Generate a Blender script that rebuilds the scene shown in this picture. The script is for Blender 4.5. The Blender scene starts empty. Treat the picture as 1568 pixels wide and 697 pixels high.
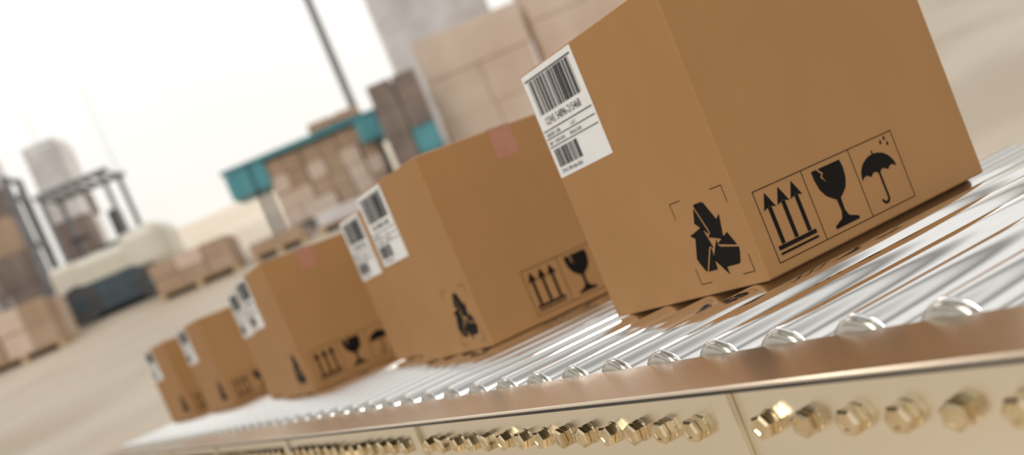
import bpy, bmesh, random
from math import *
from mathutils import Vector, Matrix
random.seed(7)
scene=bpy.context.scene
scene.view_settings.view_transform='Standard'
scene.view_settings.look='None'
COL=scene.collection
# ------------------------------------------------------------------ materials
def mat(name,col,rough=.5,metal=0.,noise=None,bump=None,spec=.5,col2=None,aniso=0):
    m=bpy.data.materials.new(name); m.use_nodes=True
    nt=m.node_tree; b=nt.nodes['Principled BSDF']
    b.inputs['Base Color'].default_value=(*col,1); b.inputs['Roughness'].default_value=rough
    b.inputs['Metallic'].default_value=metal
    b.inputs['Specular IOR Level'].default_value=spec
    b.inputs['Anisotropic'].default_value=aniso
    tc=nt.nodes.new('ShaderNodeTexCoord')
    if noise:
        scale,stretch=noise
        mp=nt.nodes.new('ShaderNodeMapping'); mp.inputs['Scale'].default_value=stretch
        n=nt.nodes.new('ShaderNodeTexNoise'); n.inputs['Scale'].default_value=scale; n.inputs['Detail'].default_value=4
        r=nt.nodes.new('ShaderNodeValToRGB'); r.color_ramp.elements[0].position=.35; r.color_ramp.elements[1].position=.65
        r.color_ramp.elements[0].color=(*col,1); r.color_ramp.elements[1].color=(*(col2 or col),1)
        nt.links.new(tc.outputs['Object'],mp.inputs[0]); nt.links.new(mp.outputs[0],n.inputs['Vector'])
        nt.links.new(n.outputs['Fac'],r.inputs[0]); nt.links.new(r.outputs[0],b.inputs['Base Color'])
    return m
M={}
M['card']=mat('cardboard',(.375,.197,.076),.6,noise=(9,(1,1,.6)),col2=(.395,.209,.082),spec=.2)
M['seam']=mat('cardboard_edge',(.25,.12,.045),.8,spec=.1)
M['ink']=mat('black_ink',(.010,.008,.007),.6,spec=.08)
M['label']=mat('label_paper',(.78,.77,.75),.45,noise=(40,(1,1,1)),col2=(.82,.81,.79))
M['tape']=mat('packing_tape',(.42,.18,.11),.3,noise=(30,(1,1,1)),col2=(.46,.205,.13))
M['roller']=mat('polished_roller_steel',(.92,.90,.87),.10,1,noise=(60,(.4,6,6)),col2=(.96,.95,.93))
M['cap']=mat('roller_end_cap',(.46,.43,.37),.2,1,noise=(60,(1,1,1)),col2=(.54,.50,.43))
M['rail']=mat('satin_rail_metal',(.62,.50,.37),.24,1,noise=(5,(3,.3,3)),col2=(.66,.54,.41))
M['web']=mat('rail_side_metal',(.86,.79,.66),.28,1,noise=(5,(3,.3,3)),col2=(.90,.84,.72))
M['bolt']=mat('brass_bolt',(.70,.56,.35),.15,1,noise=(80,(1,1,1)),col2=(.80,.67,.46))
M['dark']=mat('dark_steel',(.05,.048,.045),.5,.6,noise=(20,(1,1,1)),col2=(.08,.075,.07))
# ------------------------------------------------------------------ mesh helpers
def finish(bm,name,mats,parent=None,smooth=False,loc=(0,0,0),rot=(0,0,0)):
    me=bpy.data.meshes.new(name); bm.to_mesh(me); bm.free()
    for k in mats: me.materials.append(M[k])
    ob=bpy.data.objects.new(name,me); COL.objects.link(ob)
    ob.location=loc; ob.rotation_euler=rot
    if parent: ob.parent=parent
    return ob
def empty(name,loc=(0,0,0),rot=(0,0,0)):
    e=bpy.data.objects.new(name,None); COL.objects.link(e); e.location=loc; e.rotation_euler=rot; e.empty_display_size=.2; return e
def bx(bm,lo,hi,mi=0,bev=0):
    lo=Vector(lo);hi=Vector(hi); c=(lo+hi)/2; s=hi-lo
    g=bmesh.ops.create_cube(bm,size=1,matrix=Matrix.Translation(c)@Matrix.Diagonal((*s,1)))
    vs=g['verts']; fs={f for v in vs for f in v.link_faces}
    if bev>0:
        es={e for v in vs for e in v.link_edges}
        r=bmesh.ops.bevel(bm,geom=list(es),offset=bev,segments=2,affect='EDGES',profile=.5)
        fs=set(r['faces'])|{f for f in fs if f.is_valid}
        for v in r['verts']:
            for f in v.link_faces: fs.add(f)
    for f in fs: f.material_index=mi
def cyl(bm,c,r,h,axis='Z',seg=24,mi=0,r2=None,smooth=True,rotz=0):
    R={'Z':Matrix.Identity(4),'X':Matrix.Rotation(pi/2,4,'Y'),'Y':Matrix.Rotation(pi/2,4,'X')}[axis]
    g=bmesh.ops.create_cone(bm,cap_ends=True,segments=seg,radius1=r,radius2=r if r2 is None else r2,depth=h,
        matrix=Matrix.Translation(c)@R@Matrix.Rotation(rotz,4,'Z'))
    for f in {f for v in g['verts'] for f in v.link_faces}:
        f.material_index=mi
        if smooth and len(f.verts)==4: f.smooth=True
def lathe(bm,prof,axis_pt,seg=28,mi=0,hexa=False,rot0=0):
    rings=[]
    for x,r in prof:
        rings.append([bm.verts.new((axis_pt[0]+x,axis_pt[1]+r*cos(rot0+2*pi*i/seg),axis_pt[2]+r*sin(rot0+2*pi*i/seg))) for i in range(seg)])
    for a,b in zip(rings,rings[1:]):
        for i in range(seg):
            f=bm.faces.new((a[i],a[(i+1)%seg],b[(i+1)%seg],b[i])); f.material_index=mi; f.smooth=not hexa
    for rg in (rings[0],rings[-1]):
        f=bm.faces.new(rg); f.material_index=mi
# ------------------------------------------------------------------ cardboard box
L,D,H=.3585,.4457,.400
def build_box_mesh(poff=0,toff=0):
    bm=bmesh.new()
    bx(bm,(0,0,0),(D,L,H),0,.0025)
    bx(bm,(.004,L/2-.0008,H-.0005),(D-.004,L/2+.0008,H+.0006),1)
    def fa(u,v,o): return Vector((-o,L-u,v))      # side parallel to the rail
    def fb(u,v,o): return Vector((u+poff,-o,v))   # end facing along the conveyor
    def poly(F,pts,mi,o=.0006):
        vs=[bm.verts.new(F(u,v,o)) for u,v in pts]
        f=bm.faces.new(vs); f.material_index=mi; return f
    def rect(F,u0,v0,u1,v1,mi=2,o=.0006): poly(F,[(u0,v0),(u1,v0),(u1,v1),(u0,v1)],mi,o)
    def frame(F,u0,v0,u1,v1,t,mi=2):
        rect(F,u0,v0,u1,v0+t);rect(F,u0,v1-t,u1,v1);rect(F,u0,v0+t,u0+t,v1-t);rect(F,u1-t,v0+t,u1,v1-t)
    def text(F,s,u,v,size,mi=2,o=.0012,sx=1):
        cu=bpy.data.curves.new('t','FONT'); cu.body=s; cu.size=size
        ob=bpy.data.objects.new('t',cu); COL.objects.link(ob)
        bpy.context.view_layer.update()
        dg=bpy.context.evaluated_depsgraph_get(); me=bpy.data.meshes.new_from_object(ob.evaluated_get(dg))
        vs=[bm.verts.new(F(u+q.co.x*sx,v+q.co.y,o)) for q in me.vertices]
        for p in me.polygons:
            try: f=bm.faces.new([vs[i] for i in p.vertices]); f.material_index=mi
            except ValueError: pass
        bpy.data.objects.remove(ob); bpy.data.meshes.remove(me)
    # ---- handling-symbol panel on the end face
    u0,u1,v0,v1=.026,.297,.014,.112; a,b=.115,.207
    frame(fb,u0,v0,u1,v1,.0011); rect(fb,a,v0,a+.0011,v1); rect(fb,b,v0,b+.0011,v1)
    for cx in (.0445,.0690,.0935):
        rect(fb,cx-.0033,.0355,cx+.0033,.086)
        poly(fb,[(cx-.0108,.083),(cx,.087),(cx+.0108,.083),(cx,.105)],2)
    rect(fb,.034,.029,.104,.0345); rect(fb,.034,.0225,.104,.0255)
    c=.161
    poly(fb,[(c-.029,.104),(c-.020,.104),(c-.0135,.096),(c-.0175,.0925),(c-.009,.083),(c-.0135,.0925),(c-.0095,.0965),(c-.0165,.104),(c+.026,.104),
             (c+.0275,.092),(c+.025,.078),(c+.019,.067),(c+.010,.0605),(c+.0040,.057),(c+.0032,.040),(c+.007,.031),(c+.023,.025),(c+.023,.021),
             (c-.023,.021),(c-.023,.025),(c-.007,.031),(c-.0032,.040),(c-.0040,.057),(c-.010,.0605),(c-.019,.067),(c-.026,.078),(c-.029,.092)],2)
    c=.2485; w=.035
    pts=[(c+w*cos(t),.064+.028*sin(t)) for t in [pi*i/20 for i in range(21)]]
    sc=[]
    for k in range(4):
        x0=c-w+k*w/2; x1=x0+w/2
        for j in range(1,7):
            t=j/6; sc.append((x0+(x1-x0)*t, .064+.0045*sin(pi*t)))
    poly(fb,pts+sc[:-1],2)
    rect(fb,c-.0011,.090,c+.0011,.097)
    rect(fb,c-.0018,.030,c+.0018,.066)
    ho=[];hi=[]
    for j in range(13):
        t=-pi*j/12; ho.append((c-.0062+.008*cos(t),.030+.008*sin(t))); hi.append((c-.0062+.0044*cos(t),.030+.0044*sin(t)))
    poly(fb,ho+hi[::-1],2)
    for dx,dz in ((.022,.102),(.034,.097),(.031,.1055)):
        poly(fb,[(c+dx-.0022,dz-.001),(c+dx,dz-.003),(c+dx+.0022,dz-.001),(c+dx+.0008,dz+.004)],2)
    # ---- recycling mark on the side face
    cu0,cu1,cv0,cv1=.2275,.3405,.017,.136; t=.0009; l=.024
    for (x,y,sx,sy) in ((cu0,cv0,1,1),(cu1,cv0,-1,1),(cu0,cv1,1,-1),(cu1,cv1,-1,-1)):
        xa,xb=sorted((x,x+sx*l)); ya,yb=sorted((y,y+sy*t)); rect(fa,xa,ya,xb,yb)
        xa,xb=sorted((x,x+sx*t)); ya,yb=sorted((y,y+sy*l)); rect(fa,xa,ya,xb,yb)
    cx,cy,R=(cu0+cu1)/2,(cv0+cv1)/2-.007,.071
    T=Vector((0,1));dl=Vector((-.5,-.866));dr=Vector((.5,-.866));nl=Vector((.866,-.5));nr=Vector((-.866,-.5)); wd=.40
    A=[T+.38*dl,T+.68*dl,T+.75*dl+wd*nl,T+.72*dl+wd*nl]
    B=[T+.33*dl,T+.28*dl+.05*nl,T+.28*dr+.05*nr,T+.33*dr,T+.74*dr,T+.74*dr-.15*nr,T+1.05*dr+.20*nr,T+.74*dr+.52*nr,T+.74*dr+wd*nr,T+.66*dl+wd*nl]
    for k in range(3):
        ang=-2*pi*k/3
        for P in (A,B):
            q=[(cx+R*(p.x*cos(ang)-p.y*sin(ang))*.90,cy+R*1.05*(p.x*sin(ang)+p.y*cos(ang))) for p in P]
            poly(fa,q,2)
    # ---- shipping label on the side face
    lu0,lu1,lv0,lv1=.0040,.153,.233,.397
    rect(fa,lu0,lv0,lu1,lv1,3,.0005)
    def bars(x0,x1,y0,y1,seed,mn,mx):
        rnd=random.Random(seed); x=x0
        while x<x1:
            w=rnd.choice((mn,mn,mx*.6,mx)); w=min(w,x1-x)
            rect(fa,x,y0,x+w,y1,2,.0011); x+=w+rnd.choice((mn,mn*1.2,mx*.7))
    rect(fa,lu0+.006,lv1-.011,lu1-.006,lv1-.009,2,.0011)
    bars(lu0+.014,lu1-.014,lv1-.066,lv1-.0125,3,.0011,.0040)
    text(fa,"12345 54896-215468",lu0+.018,lv1-.083,.0165,sx=.74)
    rect(fa,lu0+.004,lv1-.091,lu1-.004,lv1-.0895,2,.0011)
    text(fa,"ORDER 1248              1 of 1",lu0+.007,lv1-.1000,.0078,sx=.95)
    rect(fa,lu0+.004,lv1-.1035,lu1-.004,lv1-.1022,2,.0011)
    text(fa,"REF  12345-0972       78A5612AB",lu0+.007,lv1-.1125,.0072,sx=.95)
    rect(fa,lu0+.004,lv1-.1165,lu1-.004,lv1-.1152,2,.0011)
    bars(lu0+.010,lu0+.078,lv0+.0155,lv0+.0435,9,.0010,.0030)
    text(fa,"(TW) 789-456-4561",lu0+.010,lv0+.0055,.0085,sx=.9)
    # ---- tape: along the centre seam of the top and down both ends
    tx0,tx1=D/2-.027+toff,D/2+.027+toff
    bx(bm,(tx0,-.0004,H-.062),(tx1,.0,H+.0002),4)
    bx(bm,(tx0,L,H-.062),(tx1,L+.0004,H+.0002),4)
    bx(bm,(tx0,-.0004,H-.0001),(tx1,L+.0004,H+.0010),4)
    me=bpy.data.meshes.new('cardboard_box')
    bm.to_mesh(me); bm.free()
    for k in ('card','seam','ink','label','tape'): me.materials.append(M[k])
    return me
BM=build_box_mesh(); BM2=build_box_mesh(.093,-.022); BM3=build_box_mesh(0,-.085)
for i,(x,y,r) in enumerate([(0,0,0),(.017,.842,0),(.132,1.300,0),(-.015,1.982,0),(.066,2.450,0),(.107,3.600,5),(.094,4.450,8)]):
    ob=bpy.data.objects.new('cardboard_box',{1:BM2,3:BM3}.get(i,BM)); COL.objects.link(ob)
    ob.location=(x,y,.0005); ob.rotation_euler=(0,0,radians(r))
# ------------------------------------------------------------------ roller conveyor
conv=empty('roller_conveyor')
Y0,Y1=-1.05,4.93
XI,XO,XW=-.250,-.360,-.330
FZ=-.0125
RR=.037
bm=bmesh.new()
ys=[]
y=-.4583-.098*6
while y<Y1-.03:
    ys.append(y); y+=.098
for y in ys:
    lathe(bm,[(-.2405,.030),(-.240,.0355),(-.238,RR),(.700,RR),(.7025,.0345),(.703,.030)],(0,y,-RR),seg=48,mi=0)
    lathe(bm,[(-.2500,.006),(-.2500,.022),(-.2490,.028),(-.2470,.0322),(-.2440,.0345),(-.2412,.0352),(-.2408,.034)],(0,y,-RR),seg=36,mi=1)
    lathe(bm,[(.703,.030),(.706,.028),(.706,.010)],(0,y,-RR),seg=28,mi=1)
    cyl(bm,(.228,y,-RR),.006,1.0,'X',10,1)
finish(bm,'rollers',['roller','cap'],conv)
def rail(sgn,xi,name):
    o=sgn*.110; w=sgn*.080
    prof=[(0,FZ-.022),(0,FZ-.003),(sgn*.0010,FZ-.0008),(sgn*.003,FZ),(o-sgn*.003,FZ),(o-sgn*.0008,FZ-.0010),(o,FZ-.0028),(o,FZ-.0064),(o-sgn*.003,FZ-.0068),
          (w+sgn*.004,FZ-.0068),(w,FZ-.0105),(w,FZ-.150),(o,FZ-.150),(o,FZ-.156),(w-sgn*.004,FZ-.156),(w-sgn*.004,FZ-.010),(w-sgn*.008,FZ-.005),(sgn*.003,FZ-.005),(sgn*.003,FZ-.022)]
    bm=bmesh.new(); A=[bm.verts.new((xi+x,Y0,z)) for x,z in prof]; B=[bm.verts.new((xi+x,Y1,z)) for x,z in prof]
    n=len(prof)
    for i in range(n):
        f=bm.faces.new((A[i],A[(i+1)%n],B[(i+1)%n],B[i])); f.material_index=1 if i in(10,11,12) else (2 if i in (6,7,8,9) else 0)  # dark faces on lip and underside paint the overhang's shadow line
    bm.faces.new(A);bm.faces.new(B); bmesh.ops.recalc_face_normals(bm,faces=bm.faces)
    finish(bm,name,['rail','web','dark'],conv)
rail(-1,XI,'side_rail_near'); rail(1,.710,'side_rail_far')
bm=bmesh.new(); k=-11
straps=[]
while True:
    y=-.521+.0508*k
    if y>Y1-.05: break
    if (k-5)%15==0: straps.append(y)
    elif y>Y0+.03:
        rz=random.uniform(0,pi/3)
        for s,xw in ((-1,XW),(1,.790)):
            lathe(bm,[(0,.0120),(s*.0012,.0120),(s*.0016,.0113)],(xw,y,-.0585),seg=24,mi=0)
            lathe(bm,[(s*.0016,.0122),(s*.0078,.0122),(s*.0081,.0108),(s*.0090,.0108),(s*.0093,.0122),(s*.0130,.0122),(s*.0152,.0098),(s*.0154,.0062),(s*.0142,.0052)],(xw,y,-.0585),seg=6,mi=0,hexa=True,rot0=rz)
    k+=1
finish(bm,'bolts',['bolt'],conv)
bm=bmesh.new()
for y in straps:
    for s,xw in ((-1,XW),(1,.790)):
        lo,hi=sorted((xw,xw+s*.007))
        bx(bm,(lo,y-.013,FZ-.150),(hi,y+.013,FZ-.0085),0,.001)
finish(bm,'rail_splice_straps',['web'],conv)
bm=bmesh.new()
for y in (-.9,.6,2.1,3.6,4.75):
    for xa in (-.322,.742):
        bx(bm,(xa,y-.02,-.83),(xa+.04,y+.02,FZ-.012),0,.003)
        bx(bm,(xa-.03,y-.05,-.850),(xa+.07,y+.05,-.838),0,.002)
    bx(bm,(-.29,y-.018,-.22),(.75,y+.018,-.18),0,.002)
    bx(bm,(-.29,y-.015,-.62),(.75,y+.015,-.59),0,.002)
bx(bm,(-.318,Y0+.02,-.145),(.778,Y1-.02,-.140),0)  # dark sheet added below the rollers so the gaps read as shade
finish(bm,'support_legs',['dark'],conv)
# ------------------------------------------------------------------ warehouse (frame aligned with its own walls)
YAW=.47382
CAM=Vector((-.90107,-1.04607,.16739))
Vv=Vector((sin(YAW),cos(YAW),0)); Rv=Vector((cos(YAW),-sin(YAW),0))
FL=-.85
SL=.2
def fz(d): return FL+max(0,d-7)*SL
def W(u,d,z): return Vector((CAM.x,CAM.y,0))+Rv*u+Vv*d+Vector((0,0,z))
M['floor']=mat('concrete_floor',(.54,.445,.33),.55,noise=(.30,(1,2.2,1)),col2=(.68,.58,.46),spec=.3)
M['wall']=mat('white_wall',(.88,.90,.91),.8,noise=(.08,(1,1,1)),col2=(.93,.94,.94),spec=.2)
M['wallgrey']=mat('wall_panel_joint',(.68,.70,.72),.8)
M['teal']=mat('teal_paint',(.08,.30,.35),.5,noise=(3,(1,1,1)),col2=(.12,.37,.42))  # background goods, rack and mast colours lightened to stand in for haze
M['cartonp']=mat('pale_carton',(.66,.50,.39),.7,noise=(1.0,(1,1,1)),col2=(.76,.62,.51))
M['cartonb']=mat('brown_carton',(.42,.28,.18),.7,noise=(1.0,(1,1,1)),col2=(.52,.37,.26))
M['cartond']=mat('dark_crate',(.17,.135,.12),.7,noise=(1.5,(1,1,1)),col2=(.30,.23,.19))
M['wrap']=mat('stretch_wrap',(.62,.58,.57),.3,noise=(.9,(1,1,1.4)),col2=(.84,.82,.81))
M['wood']=mat('pallet_wood',(.52,.36,.20),.8,noise=(4,(1,6,1)),col2=(.64,.47,.30))
M['cream']=mat('cream_paint',(.74,.69,.56),.35,noise=(2,(1,1,1)),col2=(.82,.78,.67))
M['rubber']=mat('rubber',(.06,.06,.065),.7,noise=(8,(1,1,1)),col2=(.09,.09,.09))
M['mast']=mat('mast_steel',(.18,.18,.19),.5,noise=(8,(1,1,1)),col2=(.24,.24,.25))
M['bluegrey']=mat('blue_grey_chassis',(.04,.065,.08),.5,noise=(4,(1,1,1)),col2=(.07,.10,.12))
bm=bmesh.new()
rows=[]
for d in (-12,7,40): rows.append([bm.verts.new(W(u,d,fz(d))) for u in (-30,32)])
for a,b in zip(rows,rows[1:]): bm.faces.new((a[0],a[1],b[1],b[0]))
finish(bm,'floor',['floor'])
wr=-YAW
def wempty(name,u,d,rot=0,z=None): return empty(name,W(u,d,fz(d) if z is None else z),(0,0,wr+rot))
bm=bmesh.new()
bx(bm,(-30,0,-8),(32,.3,22),0)
for x in (-16.5,-14.4,-12.3,-10.2,8,14,20): bx(bm,(x-.03,-.03,0),(x+.03,.0,22),1)
finish(bm,'wall_back',['wall','wallgrey'],None,loc=W(0,37,5.0),rot=(0,0,wr))
def pallet(bm,x,y,z,w=1.2,l=1.0,mi=0):
    for k in range(5):
        yy=y+k*(l-.1)/4; bx(bm,(x,yy,z+.12),(x+w,yy+.1,z+.145),mi)
    for k in range(3):
        xx=x+k*(w-.1)/2; bx(bm,(xx,y,z+.02),(xx+.1,y+l,z+.12),mi)
        bx(bm,(xx,y,z),(xx+.1,y+l,z+.02),mi)
def cartons(bm,x,y,z,nx,ny,nz,sx,sy,sz,mi,gap=.015,jit=.02,rnd=random):
    for i in range(nx):
        for j in range(ny):
            for k in range(nz):
                ox=rnd.uniform(-jit,jit);oy=rnd.uniform(-jit,jit)
                x0=x+i*(sx+gap)+ox;y0=y+j*(sy+gap)+oy;z0=z+k*sz
                bx(bm,(x0,y0,z0),(x0+sx,y0+sy,z0+sz-.006),mi if not isinstance(mi,(list,tuple)) else rnd.choice(mi),.01)
def column_load(name,u,d,nx,nz,sx,sz,mis,mats,pal=True,wrapz=None,z=None):
    e=wempty(name,u,d,z=z)
    bm=bmesh.new()
    w=nx*(sx+.015); zb=0
    if pal: pallet(bm,0,0,0,w,1.0,0); zb=.15
    cartons(bm,0,0,zb,nx,2,nz,sx,.48,sz,mis)
    finish(bm,'load',mats,e)
    if wrapz:
        bm=bmesh.new(); bx(bm,(-.03,-.03,wrapz[0]),(w+.03,1.05,wrapz[1]),0,.12); finish(bm,'stretch_film',['wrap'],e)
    return e
# shelving with teal beams
e=wempty('pallet_rack',-4.0,20.9)
bm=bmesh.new()
for x in (.5,3.0):
    for yy in (0,1.0): bx(bm,(x,yy,-.1),(x+.08,yy+.08,1.70),1)
for z in (.15,1.62):
    for yy in (0,1.0): bx(bm,(0,yy,z),(3.6,yy+.08,z+(.07 if z>1 else .07)),0 if z>1 else 1)
bx(bm,(0,0,1.67),(3.6,1.08,1.71),0)
bx(bm,(.03,.0,1.1),(.85,.9,1.6),0,.03)
bx(bm,(2.75,-.05,1.15),(3.2,.9,1.6),0,.03)
finish(bm,'frame',['teal','dark'],e)
bm=bmesh.new(); cartons(bm,.80,.09,.24,6,2,4,.36,.42,.33,[0,0,1])
cartons(bm,1.9,.05,1.73,2,2,1,.5,.42,.18,[0]); finish(bm,'stored_cartons',['cartonb','cartonp'],e)
column_load('pallet_of_cartons',-5.65,19.6,3,2,.5,.28,[1,2],['wood','cartonb','cartonp'])
column_load('pallet_of_cartons',-3.8,19.5,2,1,.5,.22,[1,2],['wood','cartonb','wrap'])
column_load('pallet_of_cartons',-2.5,19.6,3,1,.5,.25,[1],['wood','wrap'])
column_load('crate_stack',-.72,19.6,2,4,.45,.50,[1,2,1,3],['wood','cartond','cartonb','teal'])
column_load('stacked_cartons',.35,20.5,2,3,1.05,.80,[1],['wood','cartonp'])
column_load('stacked_cartons',2.6,20.8,3,3,1.1,.95,[1],['wood','cartonp'])
column_load('wrapped_pallet',-.15,24.0,3,5,.8,.9,[1],['wood','wrap'],wrapz=(.2,5.2))
column_load('wrapped_pallet',3.2,23.5,3,5,.9,.9,[2,1],['wood','cartond','cartonb'],wrapz=(3.2,5.0))
# left: wrapped goods on pallets
column_load('wrapped_pallet',-8.5,24.3,1,4,.75,.90,[1,2],['wood','cartond','wrap'],wrapz=(2.4,3.7))
column_load('wrapped_pallet',-9.75,23.6,1,5,.6,.80,[1,2],['wood','cartond','cartonb'],wrapz=(3.2,4.2))
column_load('wrapped_pallet',-11.6,23.6,3,5,.50,.85,[1,2],['wood','cartonb','wrap'],wrapz=(1.9,4.5))
column_load('wrapped_pallet',-14.3,23.9,4,5,.55,.8,[1,2],['wood','cartonb','cartonp'],wrapz=(1.6,4.3))
column_load('wrapped_pallet',-11.0,21.0,3,3,.5,.55,[1,2],['wood','cartonb','cartond'],wrapz=(.9,1.9))
column_load('pallet_of_cartons',-9.0,19.3,3,2,.5,.42,[1,2],['wood','cartonb','cartonp'])
# right
column_load('stacked_cartons',10.3,21.8,5,1,.8,.55,[1,2],['wood','cartonb','cartonp'])
column_load('pallet_of_cartons',10.2,19.3,5,1,.7,.22,[1,2],['wood','cartonb','cartonp'])
e=wempty('steel_column',-1.62,30)
bm=bmesh.new()
bx(bm,(-.11,-.11,-.1),(.11,-.08,13),0);bx(bm,(-.11,.08,-.1),(.11,.11,13),0);bx(bm,(-.015,-.08,-.1),(.015,.08,13),0);bx(bm,(-.2,-.2,-.1),(.2,.2,.03),0)
finish(bm,'i_beam',['mast'],e)
# forklift
e=wempty('forklift',-8.0,20.9); e.scale=(1.22,1.22,1.22)
bm=bmesh.new()
bx(bm,(.35,0,.22),(1.55,1.05,.62),1,.05)
bx(bm,(.50,.02,.50),(1.5,1.03,1.02),0,.12)
bx(bm,(1.30,.0,.40),(2.08,1.05,1.16),0,.18)
bx(bm,(.10,.05,.50),(.62,1.0,1.05),0,.10)
bx(bm,(.30,-.01,.10),(1.95,.06,.44),1,.02)
for x,r in ((.45,.32),(1.65,.27)):
    for yy in (.08,.97): cyl(bm,(x,yy,r),r,.2,'Y',28,2); cyl(bm,(x,yy,r),r*.4,.22,'Y',20,1)
bx(bm,(.95,.3,.98),(1.4,.75,1.12),2,.04); bx(bm,(1.3,.3,1.05),(1.42,.75,1.6),2,.04)
cyl(bm,(.62,.52,1.12),.02,.5,'Z',8,2); cyl(bm,(.66,.52,1.38),.17,.03,'Z',20,2)
for yy in (.08,.92):
    bx(bm,(.45,yy,.9),(.52,yy+.06,2.15),3); bx(bm,(1.5,yy,1.0),(1.57,yy+.06,2.15),3); bx(bm,(.40,yy,2.12),(1.65,yy+.06,2.2),3)
for k in range(7): bx(bm,(.42+k*.19,.08,2.13),(.47+k*.19,.98,2.17),3)
for yy in (.2,.75):
    bx(bm,(.0,yy,.05),(.10,yy+.07,2.7),3); bx(bm,(-.05,yy+.02,.1),(.0,yy+.06,2.5),3)
for z in (.4,1.5,2.3,2.62): bx(bm,(.02,.2,z),(.09,.80,z+.07),3)
bx(bm,(-.10,.12,.3),(-.05,.92,.75),3)
for yy in (.25,.68): bx(bm,(-.14,yy,.12),(-.10,yy+.1,.8),3); bx(bm,(-1.15,yy,.12),(-.10,yy+.1,.16),3)
finish(bm,'truck',['cream','bluegrey','rubber','mast'],e)
# ------------------------------------------------------------------ world + lights
w=bpy.data.worlds.new('World'); scene.world=w; w.use_nodes=True; nt=w.node_tree
bg=nt.nodes['Background']; tc=nt.nodes.new('ShaderNodeTexCoord'); sp=nt.nodes.new('ShaderNodeSeparateXYZ')
mr=nt.nodes.new('ShaderNodeMapRange'); mr.inputs['From Min'].default_value=-1
cr=nt.nodes.new('ShaderNodeValToRGB'); E=cr.color_ramp.elements
E[0].position=0;E[0].color=(.20,.14,.09,1);E[1].position=1;E[1].color=(.40,.39,.37,1)
for p,c in ((.48,(.32,.25,.17,1)),(.52,(.62,.57,.49,1)),(.60,(1,.98,.95,1)),(.70,(1,.99,.97,1)),(.75,(.34,.31,.28,1)),(.80,(1,.99,.97,1)),(.88,(1,.99,.97,1)),(.92,(.28,.27,.25,1)),(.96,(.9,.89,.87,1))):  # invented bright and dark bands, reflected as streaks in the rollers
    q=E.new(p);q.color=c
nt.links.new(tc.outputs['Generated'],sp.inputs[0]);nt.links.new(sp.outputs['Z'],mr.inputs['Value']);nt.links.new(mr.outputs[0],cr.inputs[0]);nt.links.new(cr.outputs[0],bg.inputs['Color'])
bg.inputs['Strength'].default_value=.88
def area(name,loc,target,size,power,col=(1,1,1),sy=None):
    l=bpy.data.lights.new(name,'AREA'); l.energy=power; l.size=size; l.color=col
    if sy: l.shape='RECTANGLE'; l.size_y=sy
    o=bpy.data.objects.new(name,l); COL.objects.link(o); o.location=loc
    o.rotation_euler=(Vector(target)-Vector(loc)).to_track_quat('-Z','Y').to_euler(); return o
area('added_overhead_light',(-1.8,-1.2,3.4),(.0,.9,0),2.0,45,(1,.97,.93))  # unseen area light added overhead for highlights and soft shadow
area('added_overhead_light',(2.8,5.5,4.5),(.3,2,0),1.6,90,(1,.98,.95))  # second unseen area light, added above the far end
for u_ in (-14,0,14):
    area('added_wall_light',tuple(W(u_,27,19)),tuple(W(u_,37,11)),5,900,(.98,.99,1))  # unseen area lights added to whiten the back wall
s=bpy.data.lights.new('sun','SUN'); s.energy=.6; s.angle=radians(14); so=bpy.data.objects.new('sun',s); COL.objects.link(so)
so.rotation_euler=(-(Vv*-.9+Rv*-.5+Vector((0,0,1.1)))).to_track_quat('-Z','Y').to_euler()
# ------------------------------------------------------------------ camera
cd=bpy.data.cameras.new('camera'); co=bpy.data.objects.new('camera',cd); COL.objects.link(co)
pit,roll=-.07373,-.39913
fw=Vector((sin(YAW)*cos(pit),cos(YAW)*cos(pit),sin(pit))); r=Rv.copy(); u=r.cross(fw)
r2=cos(roll)*r+sin(roll)*u; u2=-sin(roll)*r+cos(roll)*u
mx=Matrix((( r2.x,u2.x,-fw.x),(r2.y,u2.y,-fw.y),(r2.z,u2.z,-fw.z))).to_4x4(); mx.translation=CAM
co.matrix_world=mx
cd.sensor_width=36; cd.lens=1639.053/1568*36; cd.shift_y=(508.166-348.5)/1568
cd.clip_end=300; cd.clip_start=.02
cd.dof.use_dof=True; cd.dof.focus_distance=1.21; cd.dof.aperture_fstop=3.2
scene.camera=co
